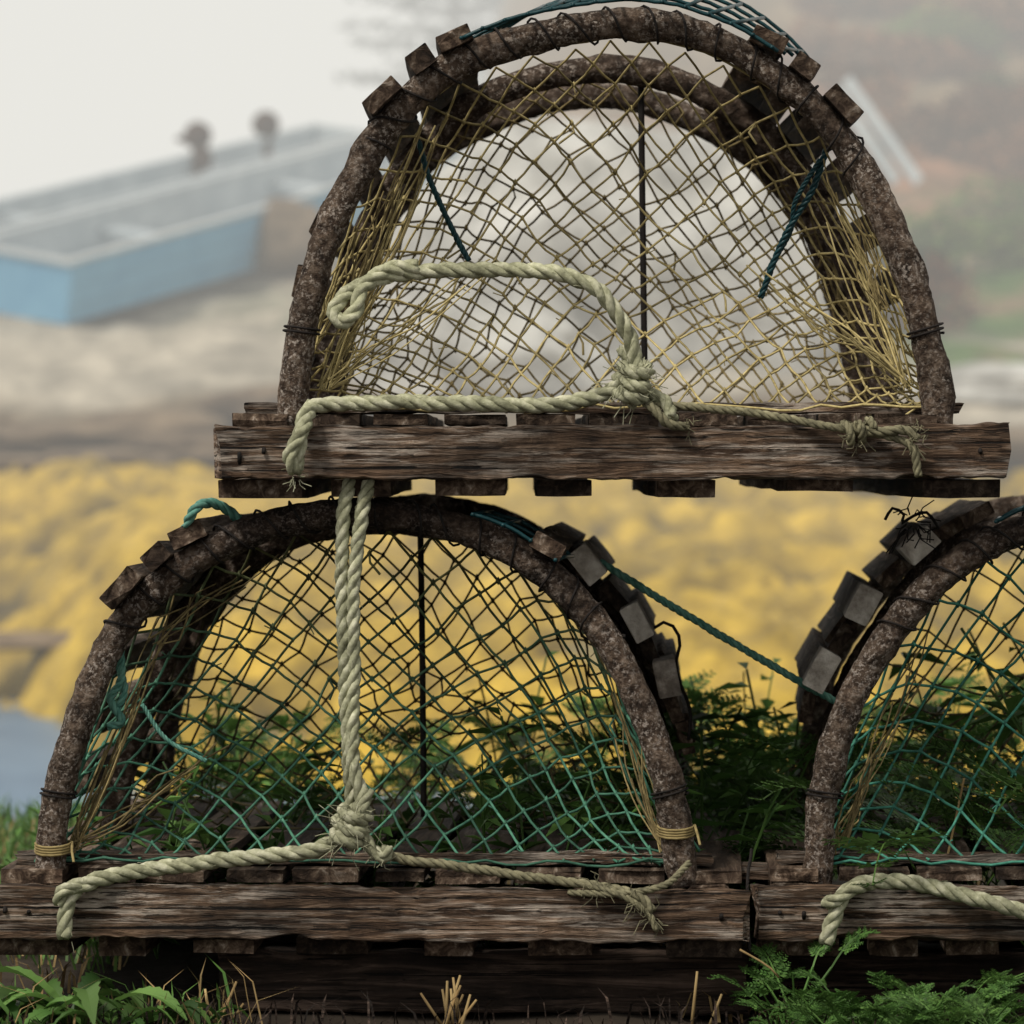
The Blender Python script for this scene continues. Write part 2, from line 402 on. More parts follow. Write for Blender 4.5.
        for k in I[::cs]: mb.tube([off(k,-0.016),off(k,ymax/2)+Vector((0,0,.001)),off(k,ymax)],0.0018,5)
        mb.obj('wire_mesh',M_wire,root)
    root.rotation_euler=(0,0,math.radians(yaw))
    return root,L,B,X

T1,L1,B1,X1=make_trap(TOPB,610,495,215,1003,0.0,[(399,.017),(435,.011),(463,.015),(758,.015),(790,.011),(824,.017)],
     [(0.08,0.38,0.30),(0.64,0.92,0.33)],[],(470,770,.155,.28,.073,3),M_netT,M_netTd,
     'weathered half-round lobster trap with olive tan netting, stacked on two others',cell=27,seed=1,rn=.00105,barkm=M_bark)
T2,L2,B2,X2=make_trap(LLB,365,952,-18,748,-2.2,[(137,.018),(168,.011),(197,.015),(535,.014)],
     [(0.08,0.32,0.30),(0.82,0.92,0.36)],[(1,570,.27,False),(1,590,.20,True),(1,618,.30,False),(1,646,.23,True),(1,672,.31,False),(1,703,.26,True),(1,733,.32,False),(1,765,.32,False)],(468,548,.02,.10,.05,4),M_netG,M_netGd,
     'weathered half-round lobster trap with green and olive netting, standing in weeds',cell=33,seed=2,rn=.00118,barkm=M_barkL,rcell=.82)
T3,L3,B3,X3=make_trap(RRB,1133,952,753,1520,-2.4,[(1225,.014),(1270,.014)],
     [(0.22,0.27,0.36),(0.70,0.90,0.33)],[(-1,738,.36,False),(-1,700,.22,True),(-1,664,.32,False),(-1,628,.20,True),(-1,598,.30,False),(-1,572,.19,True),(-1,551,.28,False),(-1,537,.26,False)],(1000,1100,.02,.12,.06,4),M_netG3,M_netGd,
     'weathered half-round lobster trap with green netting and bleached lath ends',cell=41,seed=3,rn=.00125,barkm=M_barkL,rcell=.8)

# ---------------------------------------------------------------- ropes on traps
random.seed(21)
RR=0.0068
def coil(c,R_,loop,turns,axis=Vector((0,0,1)),h=0.016):
    ax=axis.normalized(); u=ax.orthogonal().normalized(); w=ax.cross(u); o=[]
    for k in range(int(turns*9)+1):
        a=2*math.pi*k/9; t=k/(turns*9)
        o.append(Vector(c)+(u*math.cos(a)*.8+w*math.sin(a))*loop*(1+.15*math.sin(k*1.7))+ax*(t-.5)*h*2+ax*0.3*loop*math.sin(a))
    return o
mb=MB()
mb.rope([L1(296,474,-.05),L1(299,445,-.052),L1(306,415,-.045),L1(325,405,-.03),L1(400,402,-.028),(L1(470,404,-.028)),L1(540,405,-.03),L1(590,398,-.03),L1(622,385,-.04)],RR)
mb.rope([L1(622,398,-.03),L1(636,372,-.03),L1(628,335,-.03),L1(612,305,-.03),L1(588,284,-.032),L1(545,272,-.03),L1(480,270,-.02),L1(425,271,-.018),L1(380,279,-.022),L1(350,292,-.03),L1(334,310,-.034),L1(342,322,-.038),L1(356,310,-.036),L1(362,288,-.03),L1(385,271,-.024),L1(420,266,-.02)],RR)
mb.rope([L1(296,472,-.055),L1(290,455,-.06),L1(303,430,-.055),L1(312,404,-.03)],RR*.9)
mb.rope(coil(L1(632,382,-.035),RR,0.0125,3.2,Vector((0.25,0,1)),0.017),RR*.85)
mb.rope([L1(620,350,-.02),L1(640,365,-.03),L1(645,390,-.03),L1(665,400,-.03),L1(672,418,-.045)],RR*.85)
mb.fray(L1(632,382,-.035),0.02,50); mb.fray(L1(296,476,-.05),0.006,20,.012)
mb.obj('bridle_rope',M_rope,T1,label='thick pale green twisted rope with knot')
mb=MB()
mb.rope([L1(640,398,-.03),L1(655,410,-.045),L1(668,424,-.045),L1(692,427,-.04)],0.004)
mb.rope([L1(650,404,-.03),L1(700,408,-.03),L1(760,414,-.03),L1(815,424,-.045),L1(850,430,-.046),L1(890,437,-.046),L1(912,448,-.048),L1(919,478,-.048)],0.0036)
mb.rope([L1(840,425,-.045),L1(875,432,-.05),L1(905,430,-.05),L1(918,440,-.05)],0.0042)
mb.rope(coil(L1(858,432,-.046),0.004,0.008,2.5,Vector((1,0,.2)),0.012),0.0036)
mb.fray(L1(858,434,-.046),0.01,25,.015); mb.fray(L1(915,438,-.046),0.008,30,.015); mb.fray(L1(690,427,-.04),0.004,10,.012)
mb.obj('thin_rope',M_roped,T1)
for pth,r in (([(418,140,.06),(432,185,.07),(455,235,.08),(470,262,.08)],.0026),([(826,150,.05),(812,190,.06),(783,240,.07),(760,298,.08)],.003),([(820,160,.05),(796,200,.06),(790,232,.07),(768,270,.08)],.0022)):
    mb=MB(); mb.rope([L1(*p) for p in pth],r); mb.obj('net_tie',M_wire,T1)
def fan(Lf,corner,ends,y0,y1,m,root,r=0.0009):
    mb=MB()
    for e in ends:
        a=Vector(Lf(corner[0]+U(-8,8),corner[1]+U(-6,6),y0)); b=Vector(Lf(e[0]+U(-12,12),e[1]+U(-12,12),y1*U(.3,1)))
        m1=a.lerp(b,.33)+Vector((U(-.01,.01),U(-.01,.02),U(-.01,.01))); m2=a.lerp(b,.66)+Vector((U(-.01,.01),U(-.01,.02),U(-.01,.01)))
        mb.tube(smooth([a,m1,m2,b],0.02),r*U(.8,1.2),4,False)
    mb.obj('net_strands',m,root)
fan(L1,(325,385),[(355+i*5,340-i*13) for i in range(19)]+[(430+i*10,310-i*8) for i in range(9)],.02,.10,M_netT,T1)
fan(L1,(352,310),[(360+i*7,240-i*12) for i in range(12)],.02,.08,M_netTd,T1)
fan(L1,(905,385),[(888-i*6,330-i*13) for i in range(14)]+[(800-i*10,300-i*8) for i in range(7)],.02,.10,M_netT,T1)
fan(L1,(880,310),[(870-i*7,240-i*12) for i in range(9)],.02,.08,M_netTd,T1)
fan(L2,(70,850),[(90+i*6,810-i*16) for i in range(15)]+[(170+i*12,790-i*9) for i in range(7)],.02,.10,M_netTd,T2)
fan(L2,(150,640),[(190+i*16,600-i*8) for i in range(7)],.02,.08,M_netTd,T2)
fan(L2,(665,850),[(655-i*6,800-i*16) for i in range(14)],.02,.12,M_netTd,T2)
fan(L3,(838,850),[(852+i*8,800-i*17) for i in range(12)],.02,.12,M_netTd,T3)

mb=MB()
mb.rope([L2(352,468,-.004),L2(349,488,-.016),L2(344,520,-.024),L2(343,600,-.02),L2(346,680,-.018),L2(349,750,-.018),L2(352,800,-.02),L2(345,822,-.03)],RR*.88)
mb.rope([L2(370,468,-.004),L2(368,490,-.016),L2(361,525,-.024),L2(354,600,-.022),L2(355,680,-.02),L2(353,750,-.024),L2(362,795,-.028),L2(358,822,-.03)],RR*.88)
mb.rope(coil(L2(352,826,-.03),RR,0.0125,3.2,Vector((0.3,0,1)),0.016),RR*.85)
mb.rope([L2(345,838,-.03),L2(315,850,-.03),L2(255,858,-.03),L2(190,865,-.032),L2(130,874,-.034),L2(88,884,-.046),L2(68,904,-.048),L2(66,946,-.05)],RR)
mb.rope([L2(60,905,-.05),L2(62,893,-.054),L2(78,886,-.05),L2(95,884,-.04)],RR*.85)
mb.rope([L2(370,790,-.03),L2(362,820,-.035),L2(370,845,-.035),L2(386,858,-.04),L2(390,845,-.04)],RR*.8)
mb.fray(L2(352,830,-.03),0.02,50); mb.fray(L2(385,855,-.03),0.01,15,.014)
mb.obj('bridle_rope',M_rope,T2,label='doubled pale green rope hanging to a knot')
mb=MB()
mb.rope([L2(375,850,-.03),L2(410,860,-.03),L2(470,868,-.03),L2(540,878,-.034),L2(600,886,-.04),L2(640,895,-.046),L2(655,912,-.048)],0.0042)
mb.rope([L2(560,880,-.03),L2(610,890,-.045),L2(645,908,-.048),L2(660,930,-.05)],0.003)
mb.rope([L2(570,892,-.035),L2(620,893,-.046),L2(665,885,-.04),L2(690,862,-.01)],0.003)
for c in ((600,888),(640,900),(655,915)): mb.fray(L2(c[0],c[1],-.046),0.008,16,.016)
mb.obj('thin_rope',M_roped,T2)
for pth,r in (([(138,618,.02),(120,640,.03),(118,680,.03),(108,700,.03),(120,722,.03),(104,728,.03)],.0035),([(130,622,.02),(114,655,.035),(122,690,.035),(112,715,.03)],.003),([(184,530,.0),(194,510,-.01),(208,503,0),(224,508,.01),(240,522,.02)],.0045),([(140,705,.02),(165,740,.02),(205,762,.02)],.002)):
    mb=MB(); mb.rope([L2(*p) for p in pth],r); mb.obj('net_tie',M_grope,T2)
for f in (L2(50,855),L2(676,836)):
    mb=MB(); c=[]
    for k in range(49):
        a=2*math.pi*k/12; c.append(f+Vector((math.cos(a)*.0155,.012+math.sin(a)*.0155,.0022*k/12+.003*math.sin(a))))
    c+=[f+Vector((.018,-.008,.002)),f+Vector((.020,-.012,-.006))]
    mb.tube(c,0.0012,5,False); mb.obj('foot_band',M_band,T2,label='straw coloured twine band')
mb=MB()
mb.rope([L3(830,946,-.05),L3(838,918,-.05),L3(848,895,-.046),L3(872,884,-.036),L3(920,885,-.036),L3(975,898,-.05),L3(1030,912,-.05),L3(1090,915,-.05)],RR)
mb.rope([L3(828,905,-.05),L3(842,900,-.056),L3(858,890,-.05),L3(872,886,-.04)],RR*.85)
mb.obj('bridle_rope',M_rope,T3)
mb=MB(); mb.rope([W(600,562,.26),W(660,599,.26),W(730,641,.26),W(800,682,.26),W(845,707,.27)],0.0036)
o=mb.obj('rope',M_grope); top(o,'taut teal twisted rope strung between two traps','rope')
mb=MB(); mb.rope([W(752,850,.02),W(748,880,-.036),W(748,920,-.038),W(750,952,-.036)],0.0015)
o=mb.obj('cord',M_cord); top(o,'black cord dangling over the plank joint','cord')
mb=MB(); mb.tube(smooth([W(654,628,.26),W(668,622,.26),W(680,640,.26),W(676,670,.28),W(690,710,.30),W(688,745,.30)],.01),0.0016,5)
o=mb.obj('cord',M_cord); top(o,'stiff dark cord hanging off the lath ends','cord')
mb=MB()
mb.tube(smooth([W(885,520,.1),W(893,508,.1),W(905,516,.1),W(900,524,.1),W(925,512,.1),W(940,530,.1)],.006),0.0014,5)
mb.fray(W(912,522,.1),0.01,26,.026,.0007)
o=mb.obj('cord',M_cord); top(o,'frayed dark tarred cord caught on the laths','cord')

def beam(a,b,w,t,m,lab,seg=90,jit=.0020):
    mb=MB(); mb.plank(a,b,w,t,seg,jit,.1); o=mb.obj('plank',m,None,False); top(o,lab,'plank','support planks under the traps'); return o
beam(W(222,980,.03),W(745,981,.03),(0,.022,0),(0,0,.0255),M_beam,'dark damp plank propping up a lobster trap')
beam(W(700,981,.10),W(1600,980,.10),(0,.022,0),(0,0,.0255),M_beam,'dark damp plank lying beneath the trap base')
beam((-.70,.62,.028),(.95,.62,.028),(0,.03,0),(0,0,.0255),M_beam,'dark damp plank propping up the rear of traps')
beam(W(695,873,.10),W(812,872,.10),(0,.03,0),(0,0,.006),M_woodx,'short weathered board bridging two trap bases',16)

# ---------------------------------------------------------------- ground
def ss1(a,b,x):
    t=min(1,max(0,(x-a)/(b-a))); return t*t*(3-2*t)
def interp(d,X_,Y_):
    if d<=X_[0]: return Y_[0]
    for i in range(1,len(X_)):
        if d<=X_[i]: return Y_[i-1]+(Y_[i]-Y_[i-1])*(d-X_[i-1])/(X_[i]-X_[i-1])
    return Y_[-1]
xs=np.concatenate([np.linspace(-90,-9,28),np.arange(-8.5,8.6,0.11),np.linspace(9,90,28)])
ys=np.concatenate([np.arange(-6,3,0.11),np.arange(3,13,0.4),np.arange(13,60,0.22),np.linspace(60,260,40)])
def height(x,y):
    d=y+4
    near=interp(d,[0,5.9,7.5,10,14,60,61],[0,0,-.12,-.6,-1.3,-1.3,-9])
    d2=d
    if 15<d<33: d2=d+8*ss1(-2.9,-2.0,x*26/d)*(1-max(0,(d-18)/15))
    farL=interp(d2,[0,24,26.5,33,34.5,36,41,47,60,90,270],[-1.3,-1.3,-.95,.30,.80,1.42,2.25,2.15,.5,-3,-3])
    farR=interp(d2,[0,24,26.5,33,34.5,36,44,60,90,140,270],[-1.3,-1.3,-.95,.22,.75,1.25,2.6,6.4,14,22,30])
    m=ss1(-3.4,1.6,x)
    far=farL+(farR-farL)*m
    z=near if d<15 else max(near,far) if d<30 else far
    v=Vector((x,y,0))
    if d<8: z+=0.012*noise.noise(v*7)
    elif d>15:
        am=0.08 if d<36 else 0.22
        z+=am*noise.noise(v*0.9)+0.07*noise.noise(v*2.7)+ (0.5*noise.noise(v*.25) if d>46 else 0)
    return z
vs=[];cols=[]
C=lambda *a:np.array(a)
def ncol(x,y,z):
    d=y+4; v=Vector((x,y,z)); n1=noise.noise(v*0.7); n2=noise.noise(v*2.3+Vector((9,9,9))); n3=noise.noise(v*.3+Vector((3,1,7)))
    soil=C(.030,.022,.015)
    if d<8: return soil*(1+.5*n2)
    if d<16: return C(.05,.045,.03)
    py=455-(z-EYE)/d*4800
    sea=C(.24,.19,.08); darkr=C(.14,.10,.055); rock=C(.38,.34,.27)*(1+.4*n2); 
    mR=ss1(-3.4,1.6,x)
    veg=C(.08,.15,.03); red=C(.25,.115,.06); brn=C(.19,.135,.075)
    h=py+n1*45
    k=ss1(0,1,(480-h)/30); c=sea+(darkr-sea)*k
    k=ss1(0,1,(415-h)/25); c=c+(rock-c)*k
    if mR>0.05:
        k=ss1(0,1,(360-h)/25)*mR; g=veg+(brn-veg)*ss1(-.2,.3,n2); c=c+(g-c)*k
        k=ss1(0,1,(270-(h+n3*60))/50)*mR; c=c+((red*(1+.5*n2))-c)*k*.8
        k=ss1(0,1,(150-(h+n3*40))/50)*mR; c=c+(brn*(1+.3*n2)-c)*k
    return c*(1+.25*n2)
for y in ys:
    for x in xs:
        z=height(float(x),float(y)); vs.append((x,y,z)); c=ncol(float(x),float(y),z); cols.append((*np.clip(c,0,1),1))
nx=len(xs); fs=[(j*nx+i,j*nx+i+1,(j+1)*nx+i+1,(j+1)*nx+i) for j in range(len(ys)-1) for i in range(nx-1)]
me=bpy.data.meshes.new('ground'); me.from_pydata(vs,[],fs); me.update()
ca=me.color_attributes.new('Col','FLOAT_COLOR','POINT'); ca.data.foreach_set('color',np.array(cols,dtype=np.float32).ravel())
me.polygons.foreach_set('use_smooth',[True]*len(me.polygons))
M_ground=mat('ground_soil_rock',[(0.25,(.45,.45,.45)),(0.75,(1.5,1.5,1.5))],5,(1,1,1),8,0.95,0.6,0.03,attr=True)
me.materials.append(M_ground)
g=bpy.data.objects.new('ground',me); COL.objects.link(g); g['kind']='structure'

# seaweed bed
sx=np.arange(-7,9,0.08); sy=np.arange(13.4,31.0,0.08); vs=[];cols=[]
for y in sy:
    for x in sx:
        x=float(x); y=float(y)
        v=Vector((x,y,0)); a=noise.noise(Vector((x*.8,y*.6,3)))
        r1=abs(noise.noise(Vector((x*1.5,y*1.3,0)))); r2=abs(noise.noise(Vector((x*3.8,y*3.4,5))))
        mound=.28*(.55-2.4*r1)+.14*(.5-2*r2)
        lim=29.3+1.3*noise.noise(Vector((x*.5,2,8)))+.8*noise.noise(Vector((x*1.7,2,8)))
        edge=max(0,min(1,(y-13.4)/1.2))*max(0,min(1,(lim-y)/.8))
        z=height(x,y)+ (0.05+mound)*edge-.14*(1-edge)
        vs.append((x,y,z))
        t=max(0,min(1,.50+mound*2.4+a*.7+.6*noise.noise(Vector((x*3.0,y*3.0,1)))))  # random mottling plus shade put into the colour: troughs darker than mound tops
        c=C(.060,.045,.012)*(1-t)+C(.52,.365,.055)*t
        cols.append((*c,1))
nx=len(sx); fs=[(j*nx+i,j*nx+i+1,(j+1)*nx+i+1,(j+1)*nx+i) for j in range(len(sy)-1) for i in range(nx-1)]
me=bpy.data.meshes.new('seaweed'); me.from_pydata(vs,[],fs); me.update()
ca=me.color_attributes.new('Col','FLOAT_COLOR','POINT'); ca.data.foreach_set('color',np.array(cols,dtype=np.float32).ravel())
me.polygons.foreach_set('use_smooth',[True]*len(me.polygons))
me.materials.append(mat('rockweed',[(0.3,(.40,.37,.30)),(0.7,(1.45,1.4,1.15))],5,(1,1,1),6,0.6,0.8,0.04,attr=True))
o=bpy.data.objects.new('seaweed',me); COL.objects.link(o); o['kind']='stuff'; o['label']='golden yellow rockweed covering the tidal shore'; o['category']='seaweed'

mb=MB(); mb.v=[Vector((-90,5.5,-.86)),Vector((90,5.5,-.86)),Vector((90,24.5,-.86)),Vector((-90,24.5,-.86))]; mb.f=[(0,1,2,3)]
M_water=mat('water',[(0.3,(.05,.12,.22)),(0.7,(.10,.19,.30))],3,(1,.4,1),4,0.3,0.25,0.02,spec=.15)
o=mb.obj('water',M_water); o['kind']='structure'

# ---------------------------------------------------------------- rocks
def rock(loc,sz,m,sd,lab,rotz=0):
    import bmesh
    bm=bmesh.new(); bmesh.ops.create_icosphere(bm,subdivisions=5,radius=1)
    for v in bm.verts:
        p=v.co.copy(); n_=noise.noise(p*1.1+Vector((sd,0,0)))*.35+noise.noise(p*3+Vector((sd,4,0)))*.12+noise.noise(p*8+Vector((sd,4,0)))*.04
        q=p*(1+n_)
        q.x=math.copysign(abs(q.x)**.8,q.x); q.z=math.copysign(abs(q.z)**.75,q.z)
        v.co=Vector((q.x*sz[0],q.y*sz[1],q.z*sz[2]))
    me=bpy.data.meshes.new('boulder'); bm.to_mesh(me); bm.free()
    me.polygons.foreach_set('use_smooth',[True]*len(me.polygons)); me.materials.append(m)
    o=bpy.data.objects.new('boulder',me); o.location=loc; o.rotation_euler[2]=rotz; COL.objects.link(o)
    top(o,lab,'rock','boulders on the shore'); return o
M_gran=mat('pale_granite',[(0.32,(.16,.155,.14)),(0.45,(.36,.35,.32)),(0.58,(.56,.55,.51)),(0.7,(.68,.67,.63))],1.8,(1,1,1),8,.9,.8,.06)
M_rockb=mat('brown_rock',[(0.3,(.08,.055,.035)),(0.7,(.26,.19,.12))],2.2,(1,1,1),8,.9,.7,.05)
M_post=mat('tarred_post_wood',[(0.3,(.030,.012,.006)),(0.7,(.06,.027,.016))],2.2,(1,1,1),8,.9,.7,.05)
rock(W(615,290,32.5),(1.85,1.2,1.28),M_gran,1.3,'large pale granite outcrop above the seaweed')
rock(W(470,370,31.2),(1.0,.6,.42),M_gran,5.3,'low pale granite slab beside the outcrop')
rock(W(1010,388,31.0),(.75,.5,.17),M_gran,7.7,'flat pale granite slab at the hill foot')
rock(W(288,238,34.6),(.27,.3,.31),M_rockb,9.1,'brown boulder beside the blue boat')
for i,(px,py,yy,sz) in enumerate([(60,440,29.2,(.9,.4,.12)),(150,432,29.4,(.5,.4,.15)),(240,450,29.1,(.7,.35,.12)),(300,408,30.2,(.7,.5,.16)),(800,420,29.6,(.6,.35,.16)),(960,445,29.2,(.8,.35,.14)),(20,640,22.0,(.5,.3,.05)),(620,478,28.5,(.7,.3,.10)),(-60,434,29.3,(.6,.4,.15)),(110,462,28.7,(.45,.3,.09)),(0,466,28.6,(.35,.3,.08)),(860,486,28.2,(.4,.3,.08))]):
    rock(W(px,py,yy),sz,M_rockb,20+i*3.1,'low brown tidal rock',U(0,.6))

# ---------------------------------------------------------------- boats
def boat(loc,heading,pitch,roll,Lg,wd,ht,cout,cin,crim,lab,th_=(.30,.72)):
    root=empty('skiff',loc); top(root,lab,'boat','skiffs hauled out on the rocks')
    ns=16
    def sec(t):
        taper=1-.12*max(0,(t-.5)/.5)**2; w=wd/2*taper
        return w*.94,w,0.0+.25*ht*max(0,(t-.7)/.3)**2,ht*(1+.12*max(0,t-.4)**1.5)
    def strip(off,flip,name,m):
        mb=MB()
        for i in range(ns+1):
            t=i/ns; wb,wt,zb_,zt_=sec(t); x=t*Lg
            if off: x=.03+t*(Lg-.06)
            wb-=off;wt-=off;zb_+=off
            prof=[(-wt,zt_)]
            for q in (.62,.60,.32,.30): prof.append((-(wb+(wt-wb)*q)-(0.010 if q in(.62,.32) else 0),zb_+(zt_-zb_)*q))
            prof+=[(-wb,zb_),(0,zb_-.01),(wb,zb_)]
            for q in (.30,.32,.60,.62): prof.append(((wb+(wt-wb)*q)+(0.010 if q in(.62,.32) else 0),zb_+(zt_-zb_)*q))
            prof.append((wt,zt_)); k=len(prof)
            for a,b in prof: mb.v.append(Vector((x,a,b)))
        for i in range(ns):
            for j in range(k-1):
                q=(i*k+j,i*k+j+1,(i+1)*k+j+1,(i+1)*k+j); mb.f.append(q if not flip else q[::-1])
        mb.f.append(tuple(range(k))); e=ns*k; mb.f.append(tuple(e+j for j in range(k))); return mb.obj(name,m,root,False)
    strip(0,False,'hull',cout); strip(.03,True,'interior',cin)
    for sgn in (1,-1):
        mb=MB()
        mb.plank((0,sgn*(sec(0)[1]-.01),sec(0)[3]+.02),(Lg*.5,sgn*(sec(.5)[1]-.01),sec(.5)[3]+.02),(0,.028,0),(0,0,.018),4,0)
        mb.plank((Lg*.5,sgn*(sec(.5)[1]-.01),sec(.5)[3]+.02),(Lg,sgn*(sec(1)[1]-.01),sec(1)[3]+.02),(0,.028,0),(0,0,.018),4,0)
        mb.obj('gunwale',crim,root,False)
    for t in (0,1):
        mb=MB(); wb,wt,zb_,zt_=sec(t); mb.plank((t*Lg,-wt,zt_+.01),(t*Lg,wt,zt_+.01),(.03,0,0),(0,0,.02),4,0); mb.obj('transom_rim',crim,root,False)
    for t in th_:
        wb,wt,zb_,zt_=sec(t); mb=MB(); mb.plank((t*Lg,-wt*.95,zt_*.70),(t*Lg,wt*.95,zt_*.70),(.10,0,0),(0,0,.018),4,0); mb.obj('thwart',cin,root,False)
    root.rotation_euler=(Matrix.Rotation(heading,3,'Z')@Matrix.Rotation(-pitch,3,'Y')@Matrix.Rotation(roll,3,'X')).to_euler()
    return root
M_blue=mat('blue_boat_paint',[(0.3,(.10,.33,.56)),(0.7,(.18,.45,.66))],3,(1,1,1),6,.6,.2,.004)
M_greyp=mat('faded_grey_paint',[(0.3,(.45,.50,.53)),(0.7,(.62,.66,.67))],3,(1,1,1),6,.7,.2,.004)
M_white=mat('white_boat_paint',[(0.3,(.58,.60,.60)),(0.7,(.78,.79,.78))],3,(1,1,1),6,.6,.2,.004)
M_inner=mat('boat_inner_paint',[(0.3,(.36,.42,.46)),(0.7,(.58,.63,.65))],3,(1,1,1),6,.7,.2,.004)
def place(px,py,y,w,hd,pt,rl):
    M_=(Matrix.Rotation(hd,3,'Z')@Matrix.Rotation(-pt,3,'Y')@Matrix.Rotation(rl,3,'X'))
    return W(px,py,y)-M_@Vector((0,-w/2*.94,0))
hd=math.atan2(2.5,1.30); pt=math.radians(10.5); rl=math.radians(10)
boat(place(66,325,32,.92,hd,pt,rl),hd,pt,rl,6.4,.92,.47,M_blue,M_inner,M_greyp,'blue flat-bottomed skiff with pale rails hauled on rocks')
hd=math.atan2(2.5,1.42); pt=math.radians(10.5); rl=math.radians(8)
boat(place(-75,296,33.6,.7,hd,pt,rl),hd,pt,rl,6.9,.7,.38,M_greyp,M_inner,M_greyp,'faded grey skiff lying behind the blue one')
for (a,b,ya) in (((846,80),(918,182),34.0),((836,92),(896,182),34.2)):
    mb=MB(); mb.plank(W(a[0],a[1],ya+.4),W(b[0],b[1],ya),(0,.05,0),(.032,0,.027),8,.003); o=mb.obj('board',M_greyp,None,False); top(o,'long white-painted board leaning against granite outcrop','board','white boards on the outcrop')

def ball(mb,c,r,sq=1.0):
    K=[c+Vector((0,0,r*sq*math.cos(math.pi*(1-i/12)))) for i in range(13)]
    mb.tube(K,r,16,rf=lambda i,a,p:max(.004,r*math.sin(math.pi*i/12)))
def post(px,py,yy,side):
    mb=MB(); c=W(px,py,yy)
    mb.tube([c+Vector((0,0,-1.2)),c+Vector((0,0,-.3)),c],.05,10)
    ball(mb,c,.125)
    if side:
        K=[c+Vector((-.08-.028*i,0,-.03)) for i in range(5)]; mb.tube(K,.1,10,rf=lambda i,a,p:.055*(1-i/6))
        ball(mb,c+Vector((.03,0,-.20)),.10,1.2)
    o=mb.obj('mooring_post',M_post); top(o,'dark knobbed mooring post beside the boats','mooring post','mooring posts')
post(198,136,38.0,True); post(266,125,39.0,False)

# ---------------------------------------------------------------- conifers on ridge
M_con=mat('conifer_foliage',[(0.3,(.025,.04,.025)),(0.7,(.06,.08,.05))],3,(1,1,1),3,.8,0,island=.4)
def conifer(loc,h,w,sd):
    random.seed(sd); root=empty('spruce_tree',loc); top(root,'wind-worn spruce tree fading into fog on the hillside','tree','spruce trees on the hill')
    mb=MB(); mb.tube([Vector((0,0,-.5)),Vector((.05,0,h*.5)),Vector((0,0,h))],.1,8,rf=lambda i,a,p:.14*(1-i*.42)); mb.obj('trunk',M_barkd,root)
    mb=MB()
    z=h*.12
    while z<h*.98:
        for q in range(8):
            a=U(0,6.28); ln=w*(1-z/h)**.6*U(.4,1.25)+.1
            dr=Vector((math.cos(a),math.sin(a),U(-.15,.15)))
            for m_ in range(int(ln*26)+3):
                p=Vector((0,0,z))+dr*ln*U(.05,1)+Vector((U(-.1,.1),U(-.1,.1),U(-.12,.05)))
                e=U(.07,.16); b0=len(mb.v)
                d1=Vector((U(-1,1),U(-1,1),U(-.4,.4))).normalized()*e; d2=Vector((U(-1,1),U(-1,1),U(-.4,.4))).normalized()*e*.6
                mb.v+=[p-d1,p+d2,p+d1,p-d2]; mb.f.append((b0,b0+1,b0+2,b0+3))
        z+=h*.035
    mb.obj('crown',M_con,root,False)
for (x,y,hh,w,sd) in [(-1.1,84,9.8,2.4,1),(1.0,84,8,2.4,2),(7.0,80,5.5,2.0,3),(4.6,82,6,2.0,4)]:
    conifer((x,y,height(x,y)),hh,w,sd)
M_shr=mat('shrub_foliage',[(0.3,(.05,.10,.02)),(0.7,(.14,.18,.045))],2,(1,1,1),3,.8,0,island=.4)
M_shr2=mat('red_shrub_foliage',[(0.3,(.15,.06,.03)),(0.7,(.30,.15,.075))],2,(1,1,1),3,.8,0,island=.4)
def shrubmesh(m,sd):
    random.seed(sd); mb=MB()
    cl=[(Vector((U(-.5,.5),U(-.4,.4),U(.1,.45))),U(.2,.4)) for _ in range(9)]
    for c,r in cl:
        for _ in range(150):
            d=Vector((U(-1,1),U(-1,1),U(-1,1))).normalized(); p=c+d*r*U(.6,1); e=U(.03,.06); b0=len(mb.v)
            d1=Vector((U(-1,1),U(-1,1),U(-1,1))).normalized()*e; d2=d1.orthogonal().normalized()*e*.6
            mb.v+=[p-d1,p+d2,p+d1,p-d2]; mb.f.append((b0,b0+1,b0+2,b0+3))
    me=bpy.data.meshes.new('shrub'); me.from_pydata([tuple(v) for v in mb.v],[],mb.f); me.materials.append(m); return me
sm=[shrubmesh(M_shr,5),shrubmesh(M_shr,6),shrubmesh(M_shr2,7),shrubmesh(M_shr2,8)]
random.seed(77)
for i in range(80):
    y=U(33,56); x=U(2.2,6.5)*(y+4)/40
    k=(0 if y<39 else 2)+(i%2)
    if R()<.25: k=(k+2)%4
    o=bpy.data.objects.new('shrub',sm[k]); o.location=(x,y,height(x,y)-.05); s_=U(.6,1.4); o.scale=(s_,s_,s_*.7); o.rotation_euler[2]=U(0,6); COL.objects.link(o)
    top(o,'low green shrub on the hillside' if k<2 else 'low rust-red shrub on the hillside','shrub','shrubs on the hillside')

